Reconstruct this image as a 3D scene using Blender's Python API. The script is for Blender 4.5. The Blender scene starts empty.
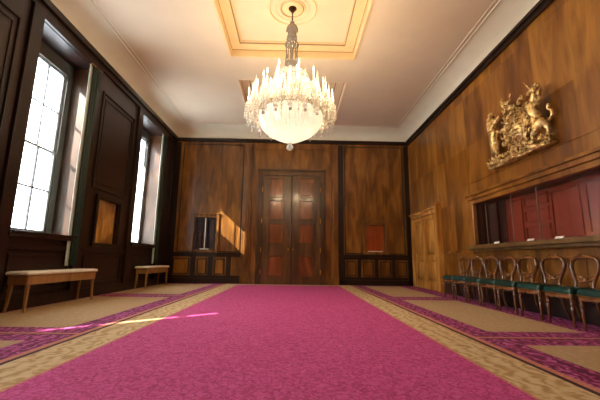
import bpy, bmesh, math, random
from mathutils import Vector, Matrix
random.seed(7)
PI = math.pi
C = bpy.context.scene.collection
XL, XR, D, Y0, H, HC = -4.70, 4.50, 12.79, -4.0, 5.59, 6.0
XC = -0.10

# ------------------------------------------------------------------ materials
def lin(c):
    return tuple((v/12.92 if v <= .04045 else ((v+.055)/1.055)**2.4) for v in [x/255 for x in c]) + (1,)
class NT:
    def __init__(s, name):
        s.m = bpy.data.materials.new(name); s.m.use_nodes = True
        s.t = s.m.node_tree; s.t.nodes.clear()
        s.out = s.n('ShaderNodeOutputMaterial')
    def n(s, typ, ins=None, **kw):
        o = s.t.nodes.new(typ)
        for k, v in kw.items(): setattr(o, k, v)
        for k, v in (ins or {}).items():
            if isinstance(v, bpy.types.NodeSocket): s.t.links.new(v, o.inputs[k])
            else: o.inputs[k].default_value = v
        return o
    def ramp(s, fac, stops):
        r = s.n('ShaderNodeValToRGB', {'Fac': fac}); e = r.color_ramp.elements
        while len(e) < len(stops): e.new(.5)
        for i, (p, c) in enumerate(stops): e[i].position = p; e[i].color = c
        return r.outputs['Color']
    def mix(s, f, a, b, mode='MIX'):
        return s.n('ShaderNodeMixRGB', {'Fac': f, 'Color1': a, 'Color2': b}, blend_type=mode).outputs[0]
    def math(s, op, a, b=0.0):
        return s.n('ShaderNodeMath', {0: a, 1: b}, operation=op).outputs[0]
    def pr(s, **ins):
        p = s.n('ShaderNodeBsdfPrincipled', {k.replace('_', ' '): v for k, v in ins.items()})
        s.t.links.new(p.outputs[0], s.out.inputs[0]); return p
def simple(name, col, rough=.5, metal=0.0, noise=0.0, nscale=8, coat=0.0, bump=0.0):
    k = NT(name); c = lin(col)
    tc = k.n('ShaderNodeTexCoord').outputs['Object']
    nz = k.n('ShaderNodeTexNoise', {'Vector': tc, 'Scale': nscale, 'Detail': 5.0})
    a = tuple(v*(1-noise) for v in c[:3])+(1,); b = tuple(min(1, v*(1+noise)) for v in c[:3])+(1,)
    colr = k.ramp(nz.outputs[0], [(.3, a), (.7, b)])
    p = k.pr(Base_Color=colr, Roughness=rough, Metallic=metal, Coat_Weight=coat)
    if bump:
        bn = k.n('ShaderNodeBump', {'Height': nz.outputs[0], 'Strength': bump, 'Distance': .01})
        k.t.links.new(bn.outputs[0], p.inputs['Normal'])
    return k.m
def wood(name, dark, mid, light, board=.46, rough=.32, coat=.35, var=.5, zb=1.35):
    """polished veneer: vertical figure plus board to board tone changes"""
    k = NT(name)
    tc = k.n('ShaderNodeTexCoord').outputs['Object']
    mp = k.n('ShaderNodeMapping', {'Vector': tc, 'Scale': (4.5, 4.5, .9)}).outputs[0]
    n1 = k.n('ShaderNodeTexNoise', {'Vector': mp, 'Scale': 1.0, 'Detail': 6.0, 'Roughness': .5, 'Distortion': .7}).outputs[0]
    mp2 = k.n('ShaderNodeMapping', {'Vector': tc, 'Scale': (45, 45, 2.0)}).outputs[0]
    n2 = k.n('ShaderNodeTexNoise', {'Vector': mp2, 'Scale': 1.0, 'Detail': 3.0}).outputs[0]
    sp = k.n('ShaderNodeSeparateXYZ', {0: tc})
    s = k.math('ADD', sp.outputs[0], sp.outputs[1])
    idx = k.math('FLOOR', k.math('DIVIDE', k.math('ADD', s, 40.0), board))
    idz = k.math('FLOOR', k.math('DIVIDE', k.math('ADD', sp.outputs[2], .2), zb))
    cv = k.n('ShaderNodeCombineXYZ', {0: idx, 1: idz})
    wn = k.n('ShaderNodeTexWhiteNoise', {'Vector': cv.outputs[0]}).outputs[0]
    f = k.math('ADD', k.math('MULTIPLY', n1, .86), k.math('MULTIPLY', n2, .14))
    f = k.math('ADD', f, k.math('MULTIPLY', k.math('SUBTRACT', wn, .5), var*.32))
    col = k.ramp(f, [(.25, lin(dark)), (.5, lin(mid)), (.75, lin(light))])
    k.pr(Base_Color=col, Roughness=rough, Coat_Weight=coat, Coat_Roughness=.12)
    return k.m
M = {}
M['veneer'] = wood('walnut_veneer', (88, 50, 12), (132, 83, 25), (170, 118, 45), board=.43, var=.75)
M['backveneer'] = wood('walnut_field', (66, 36, 10), (114, 72, 25), (160, 112, 46), board=.55, var=.5, zb=9)
M['veneer_dark'] = wood('dark_walnut', (46, 26, 11), (78, 48, 21), (108, 72, 34), rough=.3)
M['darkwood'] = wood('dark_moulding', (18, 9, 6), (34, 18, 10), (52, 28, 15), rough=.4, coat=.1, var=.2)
M['leftwood'] = wood('shaded_walnut', (20, 8, 5), (36, 16, 9), (54, 26, 14), rough=.4, coat=.08, var=.25)  # same walnut darkened: shade of the window wall put into the colour
M['doorpanel'] = wood('burr_panel', (84, 40, 14), (128, 68, 28), (168, 104, 50), rough=.28, var=.3)
M['doorleaf'] = wood('door_walnut', (58, 36, 17), (92, 62, 31), (124, 88, 48), rough=.3, var=.2)
M['reveal'] = wood('jamb_wood', (40, 22, 9), (68, 40, 18), (94, 60, 30), rough=.4, coat=.1, var=.3)
M['honey'] = wood('honey_oak', (150, 96, 34), (196, 138, 60), (226, 176, 98), rough=.24, var=.3)
M['chairwood'] = wood('chair_rosewood', (64, 34, 18), (108, 64, 34), (150, 100, 56), rough=.22, coat=.8, var=.1)
M['benchwood'] = wood('bench_beech', (120, 86, 46), (160, 120, 70), (190, 150, 96), rough=.35, var=.1)
M['ceiling'] = simple('ceiling_paint', (222, 208, 184), .75, noise=.03, nscale=1.5)
M['cove'] = simple('cove_plaster', (236, 234, 214), .7, noise=.03, nscale=2)
M['gilded'] = simple('cream_gold_paint', (230, 206, 160), .6, noise=.05, nscale=3)
M['coffer'] = simple('coffer_paint', (230, 210, 180), .7, noise=.03, nscale=2)
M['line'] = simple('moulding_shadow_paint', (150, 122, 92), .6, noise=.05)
M['whitepaint'] = simple('sash_paint', (120, 124, 126), .45, noise=.04)
M['greypaint'] = simple('sash_frame_dark', (70, 66, 60), .45, noise=.06)
M['green'] = simple('green_leather', (4, 58, 52), .3, noise=.25, nscale=9, bump=.1)
M['greencloth'] = simple('green_curtain', (8, 44, 34), .55, noise=.25, nscale=14)
M['lining'] = simple('curtain_lining', (200, 212, 204), .7, noise=.06, nscale=20)
M['cream'] = simple('cream_upholstery', (238, 236, 224), .45, noise=.04, nscale=30)
M['brass'] = simple('brass', (200, 150, 70), .3, 1.0, noise=.15)
M['bronze'] = simple('bronze', (70, 44, 26), .35, .8, noise=.2)
M['silver'] = simple('tarnished_silver', (168, 156, 138), .3, .7, noise=.15)
M['card'] = simple('white_card', (238, 236, 228), .7, noise=.02)
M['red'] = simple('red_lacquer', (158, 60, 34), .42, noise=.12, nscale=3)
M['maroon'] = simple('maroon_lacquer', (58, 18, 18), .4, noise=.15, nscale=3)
M['olive'] = wood('sill_wood', (70, 48, 18), (104, 76, 34), (134, 104, 54), rough=.35, var=.1)
M['orange'] = wood('orange_glow_panel', (170, 66, 18), (200, 90, 28), (222, 118, 48), rough=.35, var=.1)  # warm glow inside the hatch painted as orange wood colour
M['void'] = simple('hatch_dark_panel', (44, 16, 18), .35, noise=.2, nscale=4)
M['blocker'] = simple('sun_blocker_stone', (190, 182, 165), .85, noise=.12, nscale=4, bump=.3)
M['underfloor'] = simple('floor_boards', (80, 52, 30), .6, noise=.2, nscale=3)

def gold():
    k = NT('antique_gilding')
    tc = k.n('ShaderNodeTexCoord').outputs['Object']
    n = k.n('ShaderNodeTexNoise', {'Vector': tc, 'Scale': 14.0, 'Detail': 6.0}).outputs[0]
    col = k.ramp(n, [(.33, lin((110, 78, 38))), (.5, lin((214, 182, 116))), (.68, lin((250, 232, 180)))])
    p = k.pr(Base_Color=col, Roughness=.36, Metallic=.65)
    b = k.n('ShaderNodeBump', {'Height': n, 'Strength': .6, 'Distance': .02}); k.t.links.new(b.outputs[0], p.inputs['Normal'])
    return k.m
M['gold'] = gold()
def glass(name, tint=(1, 1, 1, 1), refl=1.0, rough=.02, ior=1.5):
    k = NT(name)
    fc = k.n('ShaderNodeLayerWeight', {'Blend': .5}).outputs['Facing']
    f = k.math('MULTIPLY', k.math('ADD', k.math('MULTIPLY', k.math('POWER', fc, 5.0), .9), .07), refl)
    t = k.n('ShaderNodeBsdfTransparent', {'Color': tint}); g = k.n('ShaderNodeBsdfGlossy', {'Color': (1, 1, 1, 1), 'Roughness': rough})
    mx = k.n('ShaderNodeMixShader', {0: f, 1: t.outputs[0], 2: g.outputs[0]})
    k.t.links.new(mx.outputs[0], k.out.inputs[0]); return k.m
M['glass'] = glass('window_glass')
M['caseglass'] = glass('case_glass', (.93, .93, .93, 1), 1.0, .03, 1.55)
def crystal(name, transp=.45, col=(.84, .82, .76, 1)):
    k = NT(name)
    t = k.n('ShaderNodeBsdfTransparent', {'Color': (1, 1, 1, 1)}); g = k.n('ShaderNodeBsdfGlossy', {'Color': col, 'Roughness': .12})
    tr = k.n('ShaderNodeBsdfTranslucent', {'Color': col}); df = k.n('ShaderNodeBsdfDiffuse', {'Color': col})
    a = k.n('ShaderNodeMixShader', {0: .55, 1: df.outputs[0], 2: tr.outputs[0]})
    b = k.n('ShaderNodeMixShader', {0: .25, 1: a.outputs[0], 2: g.outputs[0]})
    c = k.n('ShaderNodeMixShader', {0: transp, 1: b.outputs[0], 2: t.outputs[0]})
    k.t.links.new(c.outputs[0], k.out.inputs[0]); return k.m
M['crystal'] = crystal('crystal')
M['bowl'] = crystal('crystal_strands', .1, (.80, .78, .72, 1))
M['greycrystal'] = crystal('smoky_crystal', .3, (.42, .39, .35, 1))
def sun_net():
    k = NT('sun_filter_net')
    t = k.n('ShaderNodeBsdfTransparent', {'Color': (1, 1, 1, 1)}); tr = k.n('ShaderNodeBsdfTranslucent', {'Color': (.9, .9, .88, 1)})
    m = k.n('ShaderNodeMixShader', {0: .85, 1: t.outputs[0], 2: tr.outputs[0]}); k.t.links.new(m.outputs[0], k.out.inputs[0]); return k.m
M['sun_net'] = sun_net()
def emit(name, col, s):
    k = NT(name); e = k.n('ShaderNodeEmission', {'Color': col, 'Strength': s})
    k.t.links.new(e.outputs[0], k.out.inputs[0]); return k.m
M['bulb'] = emit('lit_bulb', (1, .88, .68, 1), 9)

def carpet(name, base, dark, light, scale, thr=.5, kind='leaf'):
    k = NT(name)
    tc = k.n('ShaderNodeTexCoord').outputs['Object']
    nz = k.n('ShaderNodeTexNoise', {'Vector': tc, 'Scale': scale*.55, 'Detail': 2.0})
    off = k.mix(.30, tc, nz.outputs['Color'], 'ADD')
    if kind == 'damask':
        # tone on tone vine: thin curling veins over slightly varied grounds
        v1 = k.n('ShaderNodeTexVoronoi', {'Vector': off, 'Scale': scale}, feature='DISTANCE_TO_EDGE').outputs['Distance']
        v2 = k.n('ShaderNodeTexVoronoi', {'Vector': off, 'Scale': scale*2.3}, feature='DISTANCE_TO_EDGE').outputs['Distance']
        v3 = k.n('ShaderNodeTexNoise', {'Vector': off, 'Scale': scale*1.6, 'Detail': 3.0}).outputs[0]
        f = k.math('ADD', k.math('MULTIPLY', k.math('MINIMUM', v1, .16), 2.0), k.math('MULTIPLY', k.math('MINIMUM', v2, .14), 1.3))
        f = k.math('ADD', f, k.math('MULTIPLY', v3, .5))
    else:
        vo = k.n('ShaderNodeTexVoronoi', {'Vector': off, 'Scale': scale}, feature='DISTANCE_TO_EDGE').outputs['Distance']
        wv = k.n('ShaderNodeTexWave', {'Vector': off, 'Scale': scale*.3, 'Distortion': 5.0, 'Detail': 3.0, 'Detail Scale': 2.0}).outputs['Fac']
        f = k.math('ADD', k.math('MULTIPLY', vo, 1.2), k.math('MULTIPLY', wv, .4))
    col = k.ramp(f, [(thr-.20, lin(dark)), (thr, lin(base)), (min(1, thr+.25), lin(light))])
    pile = k.n('ShaderNodeTexNoise', {'Vector': tc, 'Scale': 160.0, 'Detail': 2.0}).outputs[0]
    col = k.mix(.18, col, k.ramp(pile, [(.3, (.4, .4, .4, 1)), (.7, (1, 1, 1, 1))]), 'MULTIPLY')
    p = k.pr(Base_Color=col, Roughness=.85)
    b = k.n('ShaderNodeBump', {'Height': pile, 'Strength': .25, 'Distance': .004}); k.t.links.new(b.outputs[0], p.inputs['Normal'])
    return k.m
M['pink'] = carpet('pink_damask_carpet', (196, 62, 132), (160, 36, 100), (210, 88, 154), 13, .54, 'damask')
M['tan'] = carpet('tan_floral_border', (202, 172, 122), (176, 142, 92), (212, 188, 142), 8, .3)
M['salmon'] = carpet('salmon_line', (206, 136, 112), (190, 120, 96), (214, 150, 124), 20)
M['stripe'] = carpet('dark_stripe', (70, 14, 22), (52, 10, 16), (84, 20, 30), 20)
M['purple'] = carpet('purple_leaf_border', (142, 26, 98), (98, 10, 60), (196, 92, 156), 10, .36)
M['beige'] = carpet('beige_plain_carpet', (190, 160, 118), (182, 152, 110), (198, 168, 126), 12, .5)

# ------------------------------------------------------------------ geometry helpers
class MB:
    def __init__(s): s.bm = bmesh.new(); s.mi = 0
    def _f(s, vs, smooth=False):
        try: f = s.bm.faces.new(vs)
        except ValueError: return None
        f.smooth = smooth; f.material_index = s.mi; return f
    def box(s, x0, x1, y0, y1, z0, z1):
        x0, x1 = min(x0, x1), max(x0, x1); y0, y1 = min(y0, y1), max(y0, y1); z0, z1 = min(z0, z1), max(z0, z1)
        v = [s.bm.verts.new(p) for p in ((x0,y0,z0),(x1,y0,z0),(x1,y1,z0),(x0,y1,z0),(x0,y0,z1),(x1,y0,z1),(x1,y1,z1),(x0,y1,z1))]
        for q in ((3,2,1,0),(4,5,6,7),(0,1,5,4),(1,2,6,5),(2,3,7,6),(3,0,4,7)): s._f([v[i] for i in q])
        return s
    def tube(s, pts, r, n=8, closed=False, flat=1.0, up=(0, 0, 1)):
        pts = [Vector(p) for p in pts]; N = len(pts)
        rs = r if isinstance(r, (list, tuple)) else [r]*N
        rings = []; pu = Vector(up)
        for i, p in enumerate(pts):
            a = pts[(i-1) % N] if (closed or i > 0) else p; b = pts[(i+1) % N] if (closed or i < N-1) else p
            t = (b-a).normalized(); u = t.cross(pu)
            if u.length < 1e-3: u = t.cross(Vector((1, 0.01, 0)))
            u.normalize(); w = u.cross(t).normalized()
            rings.append([s.bm.verts.new(p+(u*math.cos(2*PI*j/n)*flat+w*math.sin(2*PI*j/n))*rs[i]) for j in range(n)])
        for i in range(N if closed else N-1):
            A, B = rings[i], rings[(i+1) % N]
            for j in range(n): s._f([A[j], A[(j+1) % n], B[(j+1) % n], B[j]], True)
        if not closed: s._f(rings[0][::-1]); s._f(rings[-1])
        return s
    def lathe(s, prof, cx=0, cy=0, cz=0, n=16, a0=0, sx=1.0):
        rings = []
        for r, z in prof:
            rings.append([s.bm.verts.new((cx+max(r, 1e-4)*math.cos(a0+2*PI*j/n)*sx, cy+max(r, 1e-4)*math.sin(a0+2*PI*j/n), cz+z)) for j in range(n)])
        for A, B in zip(rings, rings[1:]):
            for j in range(n): s._f([A[j], A[(j+1) % n], B[(j+1) % n], B[j]], True)
        s._f(rings[0][::-1]); s._f(rings[-1]); return s
    def ball(s, c, r, n=10, sc=(1, 1, 1)):
        k = 6
        prof = [(math.sin(PI*i/k), -math.cos(PI*i/k)) for i in range(k+1)]
        rings = [[s.bm.verts.new((c[0]+max(a, .001)*r*sc[0]*math.cos(2*PI*j/n), c[1]+max(a, .001)*r*sc[1]*math.sin(2*PI*j/n), c[2]+b*r*sc[2])) for j in range(n)] for a, b in prof]
        for A, B in zip(rings, rings[1:]):
            for j in range(n): s._f([A[j], A[(j+1) % n], B[(j+1) % n], B[j]], True)
        s._f(rings[0][::-1]); s._f(rings[-1]); return s
    def prism(s, poly, z0, z1, smooth=False):
        a = [s.bm.verts.new((x, y, z0)) for x, y in poly]; b = [s.bm.verts.new((x, y, z1)) for x, y in poly]; n = len(poly)
        s._f(a[::-1]); s._f(b)
        for i in range(n): s._f([a[i], a[(i+1) % n], b[(i+1) % n], b[i]], smooth)
        return s
    def loft(s, rings, caps=True, smooth=True):
        R = [[s.bm.verts.new(p) for p in r] for r in rings]; n = len(R[0])
        for A, B in zip(R, R[1:]):
            for j in range(n): s._f([A[j], A[(j+1) % n], B[(j+1) % n], B[j]], smooth)
        if caps: s._f(R[0][::-1]); s._f(R[-1])
        return s
    def build(s, name, mats, parent=None, bevel=0.0, loc=None):
        bmesh.ops.recalc_face_normals(s.bm, faces=s.bm.faces)
        me = bpy.data.meshes.new(name); s.bm.to_mesh(me); s.bm.free()
        for m in (mats if isinstance(mats, list) else [mats]): me.materials.append(m)
        o = bpy.data.objects.new(name, me); C.objects.link(o)
        if parent: o.parent = parent
        if loc: o.location = loc
        if bevel:
            b = o.modifiers.new('bevel', 'BEVEL'); b.width = bevel; b.segments = 2; b.limit_method = 'ANGLE'
        return o
def thing(name, label, cat, loc=(0, 0, 0), rz=0, group=None):
    o = bpy.data.objects.new(name, None); C.objects.link(o); o.location = loc; o.rotation_euler = (0, 0, rz)
    o.empty_display_size = .1
    o['label'] = label; o['category'] = cat
    if group: o['group'] = group
    return o
def tag(o, label, cat, group=None):
    o['label'] = label; o['category'] = cat
    if group: o['group'] = group
    return o
def struct(o): o['kind'] = 'structure'; return o
def copy_tree(o, parent=None):
    c = o.copy(); C.objects.link(c)
    if parent: c.parent = parent
    for ch in list(o.children): copy_tree(ch, c)
    return c
def grid_wall(mb, u0, u1, z0, z1, holes, put):
    us = sorted({u0, u1, *[h[0] for h in holes], *[h[1] for h in holes]})
    zs = sorted({z0, z1, *[h[2] for h in holes], *[h[3] for h in holes]})
    for a, b in zip(us, us[1:]):
        # merge vertically where no hole interrupts
        run = None
        for c, d in zip(zs, zs[1:]):
            hole = any(h[0] <= (a+b)/2 <= h[1] and h[2] <= (c+d)/2 <= h[3] for h in holes)
            if hole:
                if run: put(a, b, *run)
                run = None
            else: run = (run[0], d) if run else (c, d)
        if run: put(a, b, *run)
def frame(put, u0, u1, z0, z1, w):
    """four bars of width w inside the rectangle"""
    put(u0, u0+w, z0, z1); put(u1-w, u1, z0, z1); put(u0+w, u1-w, z0, z0+w); put(u0+w, u1-w, z1-w, z1)
mkB = lambda mb, y0, y1: (lambda a, b, c, d: mb.box(a, b, y0, y1, c, d))      # on the back wall: u = x
mkS = lambda mb, x0, x1: (lambda a, b, c, d: mb.box(x0, x1, a, b, c, d))      # on the side walls: u = y

# ------------------------------------------------------------------ floor and carpets
struct(MB().box(XL-.9, XR+.4, Y0-.2, D+.3, -.1, 0).build('floor', M['underfloor']))
def patches(xs, ys, mi, z0, z1):
    mb = MB()
    for i in range(len(xs)-1):
        for j in range(len(ys)-1):
            mb.mi = mi(i, j, (xs[i]+xs[i+1])/2, (ys[j]+ys[j+1])/2)
            v = [mb.bm.verts.new(p) for p in ((xs[i], ys[j], z1), (xs[i+1], ys[j], z1), (xs[i+1], ys[j+1], z1), (xs[i], ys[j+1], z1))]
            mb._f(v)
    mb.mi = 0
    mb.box(xs[0], xs[-1], ys[0], ys[-1], z0, z1-.001)
    return mb
cx0 = -.145
xs = [cx0-w for w in (2.34, 2.30, 2.25, 1.80, 1.77)] + [cx0+w for w in (1.77, 1.80, 2.25, 2.30, 2.34)]
ys = [Y0+.02, 12.15, 12.2, 12.6, 12.66, 12.72]
def cm(i, j, x, y):
    ring = min(i, 8-i); ry = 4-j
    k = min(ring, ry)
    return {0: 2, 1: 3, 2: 1, 3: 2, 4: 0}[k]
tag(patches(xs, ys, cm, .001, .013).build('carpet', [M['pink'], M['tan'], M['salmon'], M['stripe']]),
    'long pink damask carpet with tan floral border running down the middle of the room', 'carpet')
def side_carpet(x0, x1, name_label):
    # x0: edge next to the central carpet, x1: edge at the wall
    sgn = 1 if x1 > x0 else -1
    bx = [x0, x0+sgn*.03, x0+sgn*.36, x1-sgn*(.62 if sgn > 0 else .06), x1]
    js = [-4.3+4.27*k for k in range(0, 5)]          # joints between the bays
    by = []
    for j in js:
        by += [j-.36, j-.05, j-.02, j+.04, j+.36]
    by = [Y0+.02]+[b for b in by if Y0+.05 < b < D-.08]+[D-.06]
    def m(i, j, x, y):
        if abs(x-(bx[0]+bx[1])/2) < .02: return 2
        d = min((y-q for q in js), key=abs)
        if -.05 < d < -.02: return 3
        if -.02 < d < .04: return 2
        if abs(d) < .36: return 0
        return 1 if min(bx[2], bx[3]) < x < max(bx[2], bx[3]) else 0
    b2 = sorted(bx)
    return tag(patches(b2, by, m, .001, .009).build('carpet', [M['purple'], M['beige'], M['salmon'], M['stripe']]), name_label, 'carpet')
side_carpet(cx0+2.35, XR-.03, 'beige carpet panels with purple leaf borders under the row of chairs on the right')
side_carpet(cx0-2.35, XL+.03, 'beige carpet panels with purple leaf borders beside the window benches on the left')

# ------------------------------------------------------------------ walls
WIN = [(9.80, 11.58), (5.62, 7.30), (1.50, 3.18), (-2.80, -1.12)]
WZ0, WZ1 = 1.30, 5.22
mb = MB()
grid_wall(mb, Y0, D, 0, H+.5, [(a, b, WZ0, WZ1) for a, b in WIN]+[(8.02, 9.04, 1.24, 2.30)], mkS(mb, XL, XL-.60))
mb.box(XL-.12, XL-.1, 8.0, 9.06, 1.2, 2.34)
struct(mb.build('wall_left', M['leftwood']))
NB = [(-3.74, -2.93, 1.24, 2.44), (2.75, 3.47, 1.24, 2.27)]
mb = MB(); grid_wall(mb, XL-.9, XR+.5, 0, H+.5, NB, mkB(mb, D, D+.25))
struct(mb.build('wall_back', M['backveneer']))
CASE = (3.2, 8.14, 1.29, 2.31)
mb = MB(); grid_wall(mb, Y0, D, 0, H+.5, [CASE], mkS(mb, XR, XR+.45))
struct(mb.build('wall_right', M['veneer']))
struct(MB().box(XL-.9, XR+.5, Y0-.25, Y0, 0, H+.5).build('wall_front', M['veneer_dark']))

# panelling mouldings ------------------------------------------------
def raised(put_f, put_p, u0, u1, z0, z1, w=.05, inset=.09):
    frame(put_f, u0, u1, z0, z1, w)
    put_p(u0+inset, u1-inset, z0+inset, z1-inset)
# back wall
mb = MB(); B = lambda d: mkB(mb, D, D-d)
B(.08)(XL, XR, 5.49, H); B(.04)(XL, XR, 5.45, 5.49)
B(.05)(XL, -1.95, 0, .20); B(.05)(1.72, XR, 0, .20)
B(.07)(XL, -1.95, 1.04, 1.13); B(.07)(1.72, XR, 1.02, 1.13)
B(.035)(XL, -1.95, .98, 1.04); B(.035)(1.72, XR, .94, 1.02)
B(.02)(XL, -1.95, .2, .30); B(.02)(1.72, XR, .2, .30)
for x in (-4.5, -3.63, -2.99, -2.32): B(.02)(x-.17, x, .3, .98)
for x in (1.95, 2.55, 3.2, 3.85, 4.45): B(.02)(x-.14, x, .3, .94)
for x0, x1 in ((-4.45, -3.86), (-3.56, -3.22), (-2.92, -2.55)): frame(B(.035), x0, x1, .34, .90, .03)
for x0, x1 in ((2.0, 2.36), (2.62, 3.0), (3.26, 3.66), (3.9, 4.26)): frame(B(.035), x0, x1, .34, .88, .03)
frame(B(.025), -4.35, -2.0, 1.15, 5.36, .03); frame(B(.025), 1.95, 4.24, 1.15, 5.36, .03)
for a, b in ((1.69, 1.90), (XR-.2, XR)): B(.05)(a, b, 0, 5.4)
B(.05)(XL, XL+.25, 0, 5.4)
struct(mb.build('trim_1', M['darkwood'], bevel=.006))
# left dado panels of the back wall: lit tone painted as lighter veneer
mb = MB()
for x0, x1 in ((-4.41, -3.9), (-3.52, -3.26), (-2.88, -2.59)): mb.box(x0, x1, D-.02, D+.01, .38, .86)
struct(mb.build('trim_2', M['veneer']))
# pilasters beside the doors
mb = MB(); B = lambda d: mkB(mb, D, D-d)
for x0, x1 in ((-1.93, -1.63), (1.43, 1.69)):
    B(.12)(x0, x1, 0, 5.38); B(.15)(x0-.02, x1+.02, 0, .28)
    m_ = (x0+x1)/2; B(.15)(m_-.07, m_+.07, .4, 5.2)
B(.05)(-1.63, 1.43, 5.2, 5.38); B(.03)(-1.63, -1.40, 0, 5.2); B(.03)(1.2, 1.43, 0, 5.2)
struct(mb.build('trim_3', M['backveneer'], bevel=.008))

# right wall cornice, plus dark low strip painting the shade behind chairs
mb = MB(); S = lambda d: mkS(mb, XR, XR-d)
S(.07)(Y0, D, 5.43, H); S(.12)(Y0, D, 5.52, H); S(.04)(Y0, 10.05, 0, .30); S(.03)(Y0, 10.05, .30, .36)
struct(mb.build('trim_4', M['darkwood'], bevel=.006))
mb = MB(); S = lambda d: mkS(mb, XR, XR-d)
S(.05)(8.3, 10.0, 1.12, 1.2); S(.02)(12.72, D, 0, 5.4)
S(.012)(Y0, 8.6, 2.87, 2.89)
for y in (-1.5, .2, 1.9, 3.6, 4.9, 6.2, 7.5, 8.75, 9.95):
    frame(S(.02), y-1.1 if y < 5 else y-1.05, y-.05, .25, 1.02, .035)
struct(mb.build('baseboard_right', M['veneer'], bevel=.004))
# left wall mouldings
mb = MB(); S = lambda d: mkS(mb, XL, XL+d)
S(.11)(Y0, D, 5.46, H); S(.05)(Y0, D, 5.34, 5.46); S(.05)(Y0, D, 0, .22)
for a, b in WIN:
    S(.06)(a-.26, a, .22, 5.34); S(.06)(b+.02, b+.26, .22, 5.34); S(.06)(a, b, WZ1, 5.34)
    S(.10)(a-.04, b+.04, WZ0-.07, WZ0); S(.05)(a, b, 1.02, 1.1)
    frame(S(.03), a+.08, b-.08, .3, .95, .04)
edges = [Y0+.1] + [v for a, b in reversed(WIN) for v in (a-.3, b+.3)] + [D-.1]
for k in range(0, len(edges), 2):
    a, b = edges[k], edges[k+1]
    if b-a > .6:
        frame(S(.035), a+.12, b-.12, 2.5, 4.9, .05); S(.05)(a, b, 1.02, 1.1); frame(S(.03), a+.12, b-.12, .3, .95, .04)
        frame(S(.02), a+.25, b-.25, 2.65, 4.75, .03)
struct(mb.build('baseboard_left', M['darkwood'], bevel=.005))

# ------------------------------------------------------------------ ceiling, cove, coffers
COF = [(.85, 3.75), (4.85, 7.85), (9.0, 11.88)]
CX0, CX1 = -1.69, 1.49
mb = MB()
hs = [(CX0, CX1, a, b) for a, b in COF]
grid_wall(mb, XL-.2, XR+.2, Y0-.2, D+.2, hs, lambda a, b, c, d: mb.box(a, b, c, d, HC, HC+.4))
struct(mb.build('ceiling', M['ceiling']))
for k, (a, b) in enumerate(COF):
    mb = MB(); mb.box(CX0-.05, CX1+.05, a-.05, b+.05, 6.22, 6.3)
    struct(mb.build('ceiling_%d' % (k+1), M['coffer']))
    mb = MB()
    def ring(x0, x1, y0, y1, w, z0, z1):
        frame(lambda p, q, r, s_: mb.box(p, q, r, s_, z0, z1), x0, x1, y0, y1, w)
    ring(CX0-.02, CX1+.02, a-.02, b+.02, .05, 5.99 if k == 2 else 5.975, 6.22)
    ring(CX0+.03, CX1-.03, a+.03, b-.03, .25, 6.15, 6.22)
    ring(CX0+.30, CX1-.30, a+.30, b-.30, .03, 6.18, 6.22)
    struct(mb.build('trim_%d' % (5+k), M['coffer' if k == 2 else 'gilded'], bevel=.008))
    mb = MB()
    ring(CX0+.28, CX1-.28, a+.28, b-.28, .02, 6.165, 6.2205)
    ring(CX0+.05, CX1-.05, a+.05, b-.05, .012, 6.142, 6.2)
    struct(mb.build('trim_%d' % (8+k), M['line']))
# ceiling rose
mb = MB()
for r, w, h in ((.50, .022, .03), (.27, .018, .035), (.36, .008, .012)):
    mb.tube([(XC+r*math.cos(2*PI*i/48), 6.42+r*math.sin(2*PI*i/48), 6.215) for i in range(48)], w, 8, closed=True)
mb.lathe([(.0, -.035), (.12, -.03), (.2, -.012), (.25, 0)], XC, 6.42, 6.22, 32)
struct(mb.build('trim_11', M['gilded']))
# cove: concave quarter section round the room, plus two beads on the ceiling
prof = []
for i in range(9):
    t = i/8*PI/2
    prof.append((.5*(1-math.cos(t))*.82+.5*.18*(i/8), .41*math.sin(t)*.82+.41*.18*(i/8)))   # (inward, up) from wall top
corn = lambda q: [(XL+q, Y0+q), (XR-q, Y0+q), (XR-q, D-q), (XL+q, D-q)]
mb = MB()
for i in range(8):
    (a, ha), (b, hb) = prof[i], prof[i+1]
    A = [mb.bm.verts.new((x, y, H+ha)) for x, y in corn(a)]; Bv = [mb.bm.verts.new((x, y, H+hb)) for x, y in corn(b)]
    for j in range(4): mb._f([A[j], A[(j+1) % 4], Bv[(j+1) % 4], Bv[j]], True)
for q, w in ((.50, .035), (.60, .025)):
    c = corn(q)
    mb.tube([(x, y, HC-.004) for x, y in c], w*.6, 6, closed=True)
mb.box(XL, XR, D-.03, D, H-.01, H+.03)
struct(mb.build('trim_12', M['cove']))

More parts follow.
